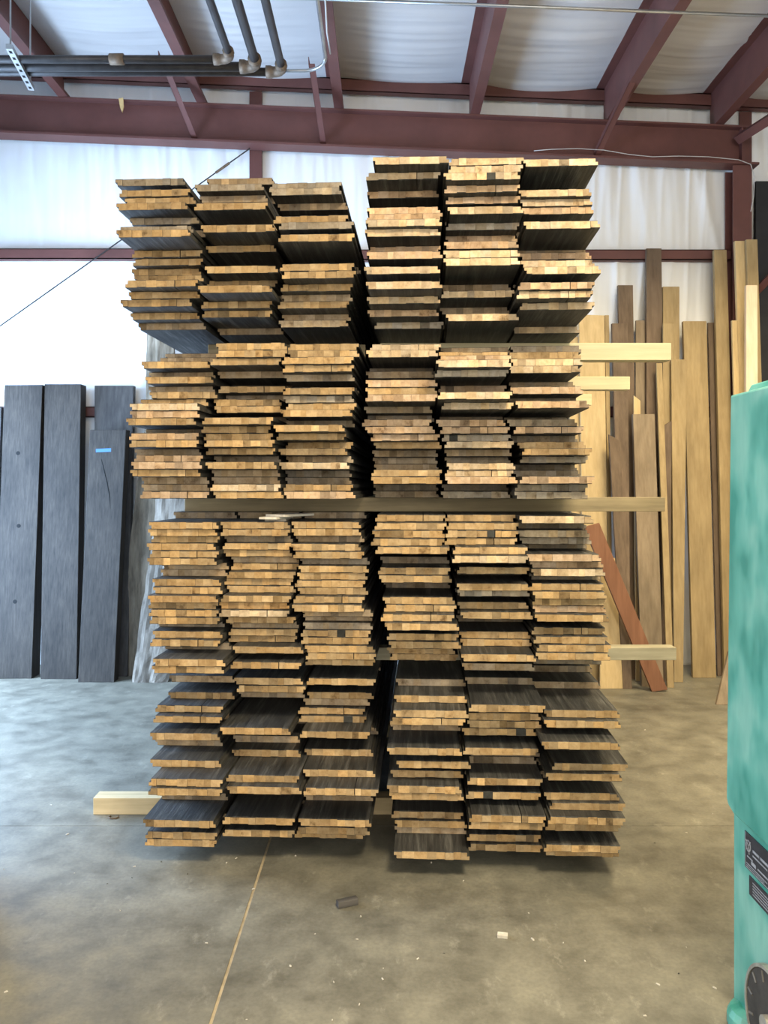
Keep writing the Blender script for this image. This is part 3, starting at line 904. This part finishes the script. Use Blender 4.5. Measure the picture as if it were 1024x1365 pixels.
# right-hand lumber, front layers have smaller depth
lean('leaning_board', 772, 806, 419, 779, 812, 7.34, 7.86, 0.045, PINE, 'wide pale pine board leaning right beside the stack', slant=0.01)
lean('leaning_board', 758, 771, 449, 766, 778, 7.40, 7.88, 0.04, PINE, 'narrow pale pine board half hidden behind the stack edge')
lean('leaning_board', 806.5, 812, 420, 813, 818, 7.38, 7.88, 0.04, TAN, 'narrow orange-edged board against the wide pale pine board')
lean('leaning_board', 801, 820, 744, 800, 831, 7.13, 7.30, 0.025, PINE, 'short pine offcut with a knot standing in front of the wide pine board')
lean('leaning_board', 816, 837, 431, 829, 841, 7.18, 7.82, 0.04, BROWN, 'dark brown board with a square top beside the pale pine')
lean('leaning_board', 824, 844, 380, 836, 852, 7.47, 7.93, 0.04, BROWN, 'taller brown board rising behind the dark brown one')
lean('leaning_board', 848, 862, 427, 846, 860, 7.56, 7.93, 0.03, GREYB, 'grey brown board between the two tall brown boards')
lean('leaning_board', 862, 882, 331, 862, 889, 7.50, 7.95, 0.045, BROWN, 'tallest brown board reaching up to the wall girt', slant=0.0)
lean('leaning_board', 884, 906, 382, 886, 906, 7.58, 7.94, 0.04, TAN, 'tan board with a flat top right of the tallest brown board')
lean('leaning_board', 884, 899, 431, 884, 897, 7.44, 7.80, 0.03, TAN, 'light tan strip in front of the flat-topped tan board')
lean('leaning_board', 911, 942, 428, 924, 955, 7.53, 7.86, 0.045, TAN, 'wide clear tan board standing alone in the middle of the lumber')
lean('leaning_board', 944, 953, 430, 957, 965, 7.60, 7.92, 0.03, BROWN, 'slim dark board right of the wide clear tan board')
lean('leaning_board', 952, 969, 333, 966, 985, 7.50, 7.90, 0.045, TAN, 'very tall tan board crossing the wall girt')
lean('leaning_board', 980, 994, 321, 998, 1011, 7.34, 7.77, 0.04, PINE, 'tall pale board leaning on the corner post')
lean('leaning_board', 995, 1010, 319, 1014, 1028, 7.28, 7.72, 0.04, TAN, 'tall tan board next to the corner post, rightmost of the lumber')
lean('leaning_board', 995, 1010, 380, 995, 1012, 7.00, 7.42, 0.04, WHITE, 'whitish board standing above the green machine')
lean('leaning_board', 976, 983, 427, 990, 998, 7.20, 7.66, 0.03, PINE, 'slim pale board just above the corner of the green machine')
lean('leaning_board', 844, 873, 552, 856, 885, 7.20, 7.55, 0.05, GREYB, 'broad grey weathered board of middle height')
lean('leaning_board', 875, 883, 484, 890, 899, 7.16, 7.70, 0.03, TAN, 'slim tan batten right of the broad grey board')
lean('leaning_board', 895, 916, 479, 899, 911, 7.36, 7.70, 0.035, TAN, 'tan board leaning against the wide clear board')
lean('leaning_board', 845, 854, 527, 848, 858, 7.40, 7.62, 0.02, PINE, 'short yellow offcut above the broad grey board', slant=0.05)
lean('leaning_board', 812, 827, 579, 831, 843, 7.12, 7.52, 0.035, BROWN, 'short dark live-edge board beside the pale pine', slant=0.06)
lean('leaning_board', 884, 896, 568, 882, 893, 7.40, 7.62, 0.03, BROWN, 'dark short board between the slim batten and the tan board', slant=-0.05)
# red-brown board leaning over sideways
mb = MB()
a, b_ = PX(880, 918, 7.02), PX(789, 700, 7.10)
a.z = 0.0
d = (b_ - a)
w = Vector((0.066, 0, 0.018))
th = Vector((0, 0.04, 0))
mb.hexa([(a - w * 1.0), (a + w * 1.0) + Vector((0, 0, 0)), (a + w) + th, (a - w) + th, b_ - w, b_ + w, b_ + w + th, b_ - w + th])
mb.v = [(q[0], q[1], max(q[2], 0.0)) for q in mb.v]
tag(mb.build('leaning_board', RED, bevel=0.003), 'red-brown board slanting sideways across the lumber feet', 'board', 'lumber leaning on the back wall')
# shop rag-grey wedge of scrap near the machine foot
lean('offcut', 972, 985, 868, 955, 985, 6.6, 6.72, 0.03, GREYB, 'grey sloping offcut behind the green machine', 'offcut')

# ------------------------------------------------------------------ dark timbers leaning on the left
G = 'dark timbers leaning on the back wall'
t1 = lean('dark_timber', 6, 56.5, 513, -8, 42, 7.50, 7.80, 0.18, DARKB, 'leftmost whole grey-black timber with three round bolt holes', 'timber', G)


def lean_pt(px, py, Zf, Zt, yt):
    """point of a leaning face seen at a pixel, and the face normal"""
    zt = HC + (HZ - yt) * Zt / F
    m_ = (Zt - Zf) / zt
    k = (HZ - py) / F
    z = (HC + k * Zf) / (1 - k * m_)
    y = Zf + m_ * z
    return Vector(((px - 512) * y / F, y, z)), Vector((0, -1, m_)).normalized()


for px, py in ((24, 604), (25, 701), (20, 802)):
    c, n_ = lean_pt(px, py, 7.50, 7.80, 513)
    mb = MB()
    mb.tube([c + n_ * 0.0012, c - n_ * 0.006], 0.019, 14)
    o = mb.build('bolt_hole', HOLE)
    o.parent = t1
    o.matrix_parent_inverse = Matrix.Translation(-t1.location)
t2 = lean('dark_timber', 59.5, 108, 512, 54, 102, 7.48, 7.82, 0.14, DARKB, 'second grey-black timber with rough saw marks, same height as the first', 'timber', G)
t4 = lean('dark_timber', 120, 168, 573, 104, 152, 7.36, 7.66, 0.12, DARKB, 'shorter grey-black timber marked with blue tape', 'timber', G)
mb = MB()
c0, n_ = lean_pt(128, 603, 7.36, 7.66, 573)
c1, _ = lean_pt(148, 602, 7.36, 7.66, 573)
c2, _ = lean_pt(148, 597.5, 7.36, 7.66, 573)
c3, _ = lean_pt(128, 598.5, 7.36, 7.66, 573)
mb.hexa([c - n_ * 0.003 for c in (c0, c1, c2, c3)] + [c + n_ * 0.001 for c in (c0, c1, c2, c3)])
o = mb.build('tape', plain('blue_tape', (0.05, 0.15, 0.42), 0.5, var=0.1))
o['label'] = 'strip of blue tape'
o.parent = t4
o.matrix_parent_inverse = Matrix.Translation(-t4.location)
mb = MB()
pts = []
for px, py in ((135, 612), (139, 628), (143, 645), (146, 662), (147, 678)):
    pts.append(lean_pt(px, py, 7.36, 7.66, 573)[0])
mb.tube(pts, [0.002, 0.004, 0.004, 0.004, 0.001], 6)
o = mb.build('crack', HOLE)
o.parent = t4
o.matrix_parent_inverse = Matrix.Translation(-t4.location)
lean('dark_timber', 126, 178, 514, 126, 170, 7.58, 7.95, 0.07, DARKB2, 'dark brown timber with a reddish top behind the taped one', 'timber', G)
lean('dark_timber', -40, 2, 543, -52, -12, 7.52, 7.90, 0.07, DARKB2, 'dark timber cut off by the picture edge', 'timber', G)


def slab(name, left, right, Zf, Zt, th, m, label, amp, seed):
    """rough slab with wandering edges; left, right: (px, py) outlines from top to bottom"""
    def at(line, py):
        for (xa, ya), (xb, yb) in zip(line, line[1:]):
            if ya <= py <= yb:
                return xa + (xb - xa) * (py - ya) / max(1e-6, yb - ya)
        return line[-1][0]
    top, bot = left[0][1], left[-1][1]
    zt = HC + (HZ - top) * Zt / F
    NU, NV = 12, 60
    mb = MB()
    for side in (0, 1):
        for j in range(NV + 1):
            t = j / NV
            py = bot + (top - bot) * t
            Z = Zf + (Zt - Zf) * t
            z = zt * t
            for i in range(NU + 1):
                u = i / NU
                jag = amp * 120 * noise.noise((seed, py * 0.045, 3.0 if u < 0.5 else 8.0)) * (abs(u - 0.5) * 2) ** 3
                x = (at(left, py) * (1 - u) + at(right, py) * u + jag - 512) * Z / F
                dz = amp * (noise.noise((x * 16, z * 2.2, seed)) + 0.6 * noise.noise((x * 40, z * 5.5, seed + 3)))
                edge = amp * 1.2 * (abs(u - 0.5) * 2) ** 4
                y = Z + dz + edge if side == 0 else Z + th
                ztop = amp * 3 * noise.noise((x * 30, seed, 1.0)) if j == NV else 0
                mb.v.append((x, y, max(0.0, z + ztop)))
    n1 = (NU + 1) * (NV + 1)
    for j in range(NV):
        for i in range(NU):
            a = j * (NU + 1) + i
            mb.face((a, a + 1, a + NU + 2, a + NU + 1))
            mb.face((n1 + a + NU + 1, n1 + a + NU + 2, n1 + a + 1, n1 + a))
        for i in (0, NU):
            a = j * (NU + 1) + i
            mb.face((a, a + NU + 1, n1 + a + NU + 1, n1 + a))
    for j in (0, NV):
        for i in range(NU):
            a = j * (NU + 1) + i
            mb.face((a, a + 1, n1 + a + 1, n1 + a))
    return tag(mb.build(name, m, smooth=False), label, 'slab', 'rough slabs behind the left stack')


SLABM = wood('weathered_slab', (0.10, 0.08, 0.055), (0.36, 0.30, 0.22), 'Z', 0.85, 20, 0.5, 0.6, 0.10)
BARK = wood('torn_pale_slab', (0.08, 0.066, 0.05), (0.29, 0.25, 0.20), 'Z', 0.85, 24, 0.35, 0.7, 0.10)
slab('rough_slab', [(195, 445), (194, 560), (181, 650), (172, 720), (168, 800), (166, 880)], [(231, 445), (234, 560), (238, 700), (236, 880)], 7.60, 7.92, 0.05, SLABM,
     'tall grey-brown weathered slab rising behind the left stack', 0.010, 2.0)
slab('rough_slab', [(208, 640), (205, 700), (196, 760), (186, 820), (180, 870), (174, 903)], [(262, 640), (262, 700), (250, 800), (236, 860), (222, 903)], 7.35, 7.60, 0.05, BARK,
     'torn whitish slab with ragged bark edge at floor level', 0.020, 7.0)

# ------------------------------------------------------------------ green machine at the right edge


def m_teal(nt, b):
    v = mapping(nt, (1, 1.4, 1))
    nv = nd(nt, 'ShaderNodeTexNoise')
    nv.inputs['Scale'].default_value = 2.6
    nv.inputs['Detail'].default_value = 3
    nt.links.new(v, nv.inputs['Vector'])
    vo = nd(nt, 'ShaderNodeTexVoronoi', feature='SMOOTH_F1')
    vo.inputs['Scale'].default_value = 3.4
    ad = nd(nt, 'ShaderNodeVectorMath', operation='ADD')
    nt.links.new(v, ad.inputs[0])
    nt.links.new(nv.outputs['Color'], ad.inputs[1])
    nt.links.new(ad.outputs[0], vo.inputs['Vector'])
    n2 = noise_tex(nt, mapping(nt, (1, 3, 0.6)), 7, 5, 0.6)
    c = ramp(nt, vo.outputs['Distance'], [(0.18, (0.05, 0.29, 0.225)), (0.42, (0.12, 0.42, 0.335)), (0.62, (0.23, 0.52, 0.42))])
    c = mixc(nt, c, ramp(nt, n2, [(0.3, (0.86, 0.9, 0.9)), (0.7, (1.08, 1.05, 1.05))]))
    nt.links.new(c, b.inputs['Base Color'])
    b.inputs['Roughness'].default_value = 0.42
    bump(nt, b, n2, 0.06, 0.003)


TEAL = mat('brushed_teal_paint', m_teal)
PLATE = plain('black_nameplate', (0.035, 0.038, 0.045), 0.4, var=0.25, scale=30)
PRINT = plain('grey_print', (0.33, 0.34, 0.36), 0.5, var=0.25, scale=60)
TYRE = plain('dark_wheel', (0.05, 0.045, 0.04), 0.55, var=0.4, scale=20)
RIM = plain('worn_wheel_rim', (0.42, 0.40, 0.34), 0.5, 0.4, var=0.3, scale=20)
mach = tag(empty('woodworking_machine', (1.5, 2.4, 0)), 'large teal painted workshop machine cut by the right picture edge', 'machine')
mb = MB()
y0, y1 = 1.75, 2.78
poly = [(1.152, y1, 0.70), (1.152, y1 - 0.012, 0.682), (1.152, y1 - 0.06, 0.667), (1.152, y0, 0.667), (1.166, y0, 2.056), (1.166, y1, 2.056)]
mb.prism(poly, (0.75, 0.0, 0.0))
mb.build('housing', TEAL, mach, bevel=0.008)
mb = MB()
mb.box(1.165, 1.88, 1.79, 2.755, 0.03, 0.668)
mb.build('cabinet', TEAL, mach, bevel=0.01)
mb = MB()
mb.hexa([(1.20, 1.80, 2.05), (1.86, 1.80, 2.05), (1.86, 2.74, 2.05), (1.20, 2.74, 2.05), (1.21, 1.80, 2.085), (1.85, 1.80, 2.085), (1.85, 2.72, 2.085), (1.21, 2.72, 2.085)])
mb.build('lid', TEAL, mach, bevel=0.006)
for yy in (2.68, 1.90):
    mb = MB()
    prof = [(0.0, 0.075), (0.035, 0.075), (0.06, 0.068), (0.075, 0.05), (0.08, 0.0)]
    rings = []
    for h, r in ((0.0, 0.085), (0.03, 0.085), (0.05, 0.075), (0.062, 0.05)):
        o_ = len(mb.v)
        for k in range(20):
            t = 2 * math.pi * k / 20
            mb.v.append((1.205 + r * math.cos(t), yy + r * math.sin(t), h))
        rings.append(o_)
    for a_, b2 in zip(rings, rings[1:]):
        for k in range(20):
            mb.face((a_ + k, a_ + (k + 1) % 20, b2 + (k + 1) % 20, b2 + k))
    mb.face([rings[0] + k for k in range(20)][::-1])
    mb.face([rings[-1] + k for k in range(20)])
    mb.build('foot', TEAL, mach, smooth=False)
XP = 1.165


def on_side(name, m, y0, y1, z0, z1, d0, d1, parent):
    """flat piece on the machine's left side"""
    mb = MB()
    mb.box(XP - d1, XP - d0, min(y0, y1), max(y0, y1), z0, z1)
    return mb.build(name, m, parent)


pl = on_side('nameplate', PLATE, 2.658, 2.30, 0.527, 0.642, 0.0, 0.003, mach)
pl['label'] = 'black nameplate with grey print'
on_side('plate_border', PRINT, 2.655, 2.31, 0.530, 0.533, 0.0, 0.0034, pl)
on_side('plate_border', PRINT, 2.655, 2.652, 0.530, 0.640, 0.0, 0.0034, pl)
for k, (ya, yb, za, zb) in enumerate(((2.600, 2.555, 0.596, 0.604), (2.548, 2.46, 0.596, 0.604), (2.600, 2.50, 0.582, 0.587), (2.640, 2.60, 0.566, 0.570),
                                      (2.610, 2.578, 0.553, 0.564), (2.565, 2.49, 0.556, 0.561), (2.645, 2.50, 0.543, 0.546), (2.645, 2.52, 0.537, 0.539))):
    on_side('print_line', PRINT, ya, yb, za, zb, 0.0, 0.0034, pl)
# round emblem on the plate
mb = MB()
c = Vector((XP - 0.003, 2.630, 0.603))
ring = [c + Vector((0, 0.014 * math.cos(t * math.pi / 9), 0.017 * math.sin(t * math.pi / 9))) for t in range(18)]
mb.tube(ring + [ring[0]], 0.0022, 5, caps=False)
for t in (0.6, 2.4, 4.4):
    mb.tube([c, c + Vector((0, 0.020 * math.cos(t), 0.026 * math.sin(t)))], 0.002, 5)
mb.build('emblem', PRINT, pl)
p2 = on_side('nameplate', PLATE, 2.626, 2.30, 0.452, 0.512, 0.0, 0.003, mach)
p2['label'] = 'smaller dark plate below the nameplate'
for k in range(5):
    on_side('print_line', PRINT, 2.60, 2.42 + 0.02 * (k % 3), 0.462 + 0.009 * k, 0.465 + 0.009 * k, 0.0, 0.0034, p2)
# spoked wheel on the cabinet side
wc = Vector((XP - 0.02, 2.425, 0.165))
mb = MB()
ring = [wc + Vector((0, 0.147 * math.cos(t * math.pi / 16), 0.147 * math.sin(t * math.pi / 16))) for t in range(32)]
mb.tube([wc + Vector((-0.012, 0, 0)), wc + Vector((0.030, 0, 0))], 0.150, 40)
wh = mb.build('wheel', TYRE, mach)
mb = MB()
n = 40
for k in range(n):
    t0, t1 = 2 * math.pi * k / n, 2 * math.pi * (k + 1) / n
    pts = []
    for xx in (-0.016, 0.006):
        for rr in (0.150, 0.160):
            for t in (t0, t1):
                pts.append(wc + Vector((xx, rr * math.cos(t), rr * math.sin(t))))
    mb.hexa([pts[0], pts[1], pts[3], pts[2], pts[4], pts[5], pts[7], pts[6]])
mb.build('rim', RIM, wh)
mb = MB()
mb.tube([wc + Vector((-0.03, 0, 0)), wc + Vector((-0.012, 0, 0))], 0.028, 16)
mb.build('hub', RIM, wh)
for k in range(12):
    t = 2 * math.pi * k / 12 + 0.2
    d = Vector((0, math.cos(t), math.sin(t)))
    mb = MB()
    mb.tube([wc + Vector((-0.0125, 0, 0)) + d * 0.112, wc + Vector((-0.0125, 0, 0)) + d * 0.142], 0.004, 6)
    mb.build('slot_mark', plain('dull_mark', (0.14, 0.13, 0.11), 0.6), wh)

# ------------------------------------------------------------------ bits on the floor
BLK = wood('dark_block', (0.05, 0.045, 0.04), (0.13, 0.115, 0.10), 'X', 0.8, 30, 0.3)
CHIP = plain('pale_wood_chip', (0.55, 0.50, 0.42), 0.8, var=0.2, scale=40)
CHIPD = plain('dark_wood_chip', (0.10, 0.09, 0.075), 0.8, var=0.3, scale=40)


def on_floor(px, py):
    Z = HC * F / (py - HZ)
    return Vector(((px - 512) * Z / F, Z, 0.0))


c = on_floor(463, 1207)
e = MB()
e.box(-0.045, 0.045, -0.016, 0.016, 0, 0.028)
o = e.build('wood_block', BLK, bevel=0.003)
o.location = c
o.rotation_euler = (0, 0, 0.42)
tag(o, 'small dark offcut block lying in front of the stacks', 'block')
c = on_floor(670, 1249)
e = MB()
e.box(-0.02, 0.02, -0.014, 0.014, 0, 0.013)
o = e.build('wood_block', CHIP, bevel=0.002)
o.location = c
o.rotation_euler = (0, 0, -0.2)
tag(o, 'small pale wood chunk on the floor before the right stack', 'block')
# bent staple by the floor beam
mb = MB()
c = on_floor(152, 1090)
mb.tube([c + Vector(p) for p in ((-0.02, 0.01, 0.004), (-0.026, -0.006, 0.004), (-0.015, -0.018, 0.004), (0.012, -0.018, 0.004), (0.022, -0.008, 0.004), (0.02, 0.012, 0.004))], 0.004, 6)
tag(mb.build('bent_band', RUST, smooth=True), 'curl of rusty steel band beside the floor beam', 'band')
chips = []
for k, L in enumerate((0.020, 0.030, 0.014)):
    mb = MB()
    h = 0.004 + 0.002 * k
    mb.hexa([(-L / 2, -0.005, 0), (L / 2, -0.004, 0), (L / 2 * 0.8, 0.006, 0), (-L / 2, 0.004, 0),
             (-L / 2 * 0.8, -0.004, h), (L / 2 * 0.8, -0.003, h * 0.7), (L / 2 * 0.6, 0.004, h), (-L / 2 * 0.7, 0.003, h * 0.8)])
    chips.append((mb.mesh('wood_chip', CHIP), mb.mesh('wood_chip', CHIPD)))
spots = [(68, 1073, 0), (90, 1112, 0), (5, 1159, 0), (99, 1164, 0), (179, 1155, 0), (181, 1036, 1), (143, 1178, 1), (176, 1170, 1), (215, 1149, 1), (302, 1150, 0), (315, 1144, 0),
         (394, 1141, 0), (338, 1185, 0), (275, 1257, 0), (160, 1214, 0), (420, 1245, 0), (476, 1252, 0), (481, 1222, 0), (510, 1305, 0), (557, 1278, 0), (511, 1291, 0),
         (592, 1271, 1), (618, 1174, 0), (575, 1150, 0), (705, 1217, 0), (710, 1252, 0), (751, 1257, 0), (780, 1281, 0), (445, 1309, 0), (387, 1288, 0), (329, 1359, 0), (479, 1339, 0),
         (443, 1360, 0), (860, 973, 0), (873, 1124, 1), (950, 1085, 0), (915, 1110, 0), (953, 1317, 0), (905, 1298, 1), (860, 1354, 0), (877, 1312, 0), (915, 1263, 0), (8, 1322, 0), (250, 1165, 1)]
for k, (px, py, dk) in enumerate(spots):
    o = bpy.data.objects.new('wood_chip', chips[k % 3][dk])
    C.objects.link(o)
    o.location = on_floor(px, py)
    s = rng.uniform(0.3, 0.7)
    o.scale = (s, s, s)
    o.rotation_euler = (0, 0, rng.uniform(0, 6.28))
    tag(o, ('tiny dark' if dk else 'tiny pale') + ' wood chip lying on the concrete', 'chip', 'dark wood chips on the floor' if dk else 'pale wood chips on the floor')
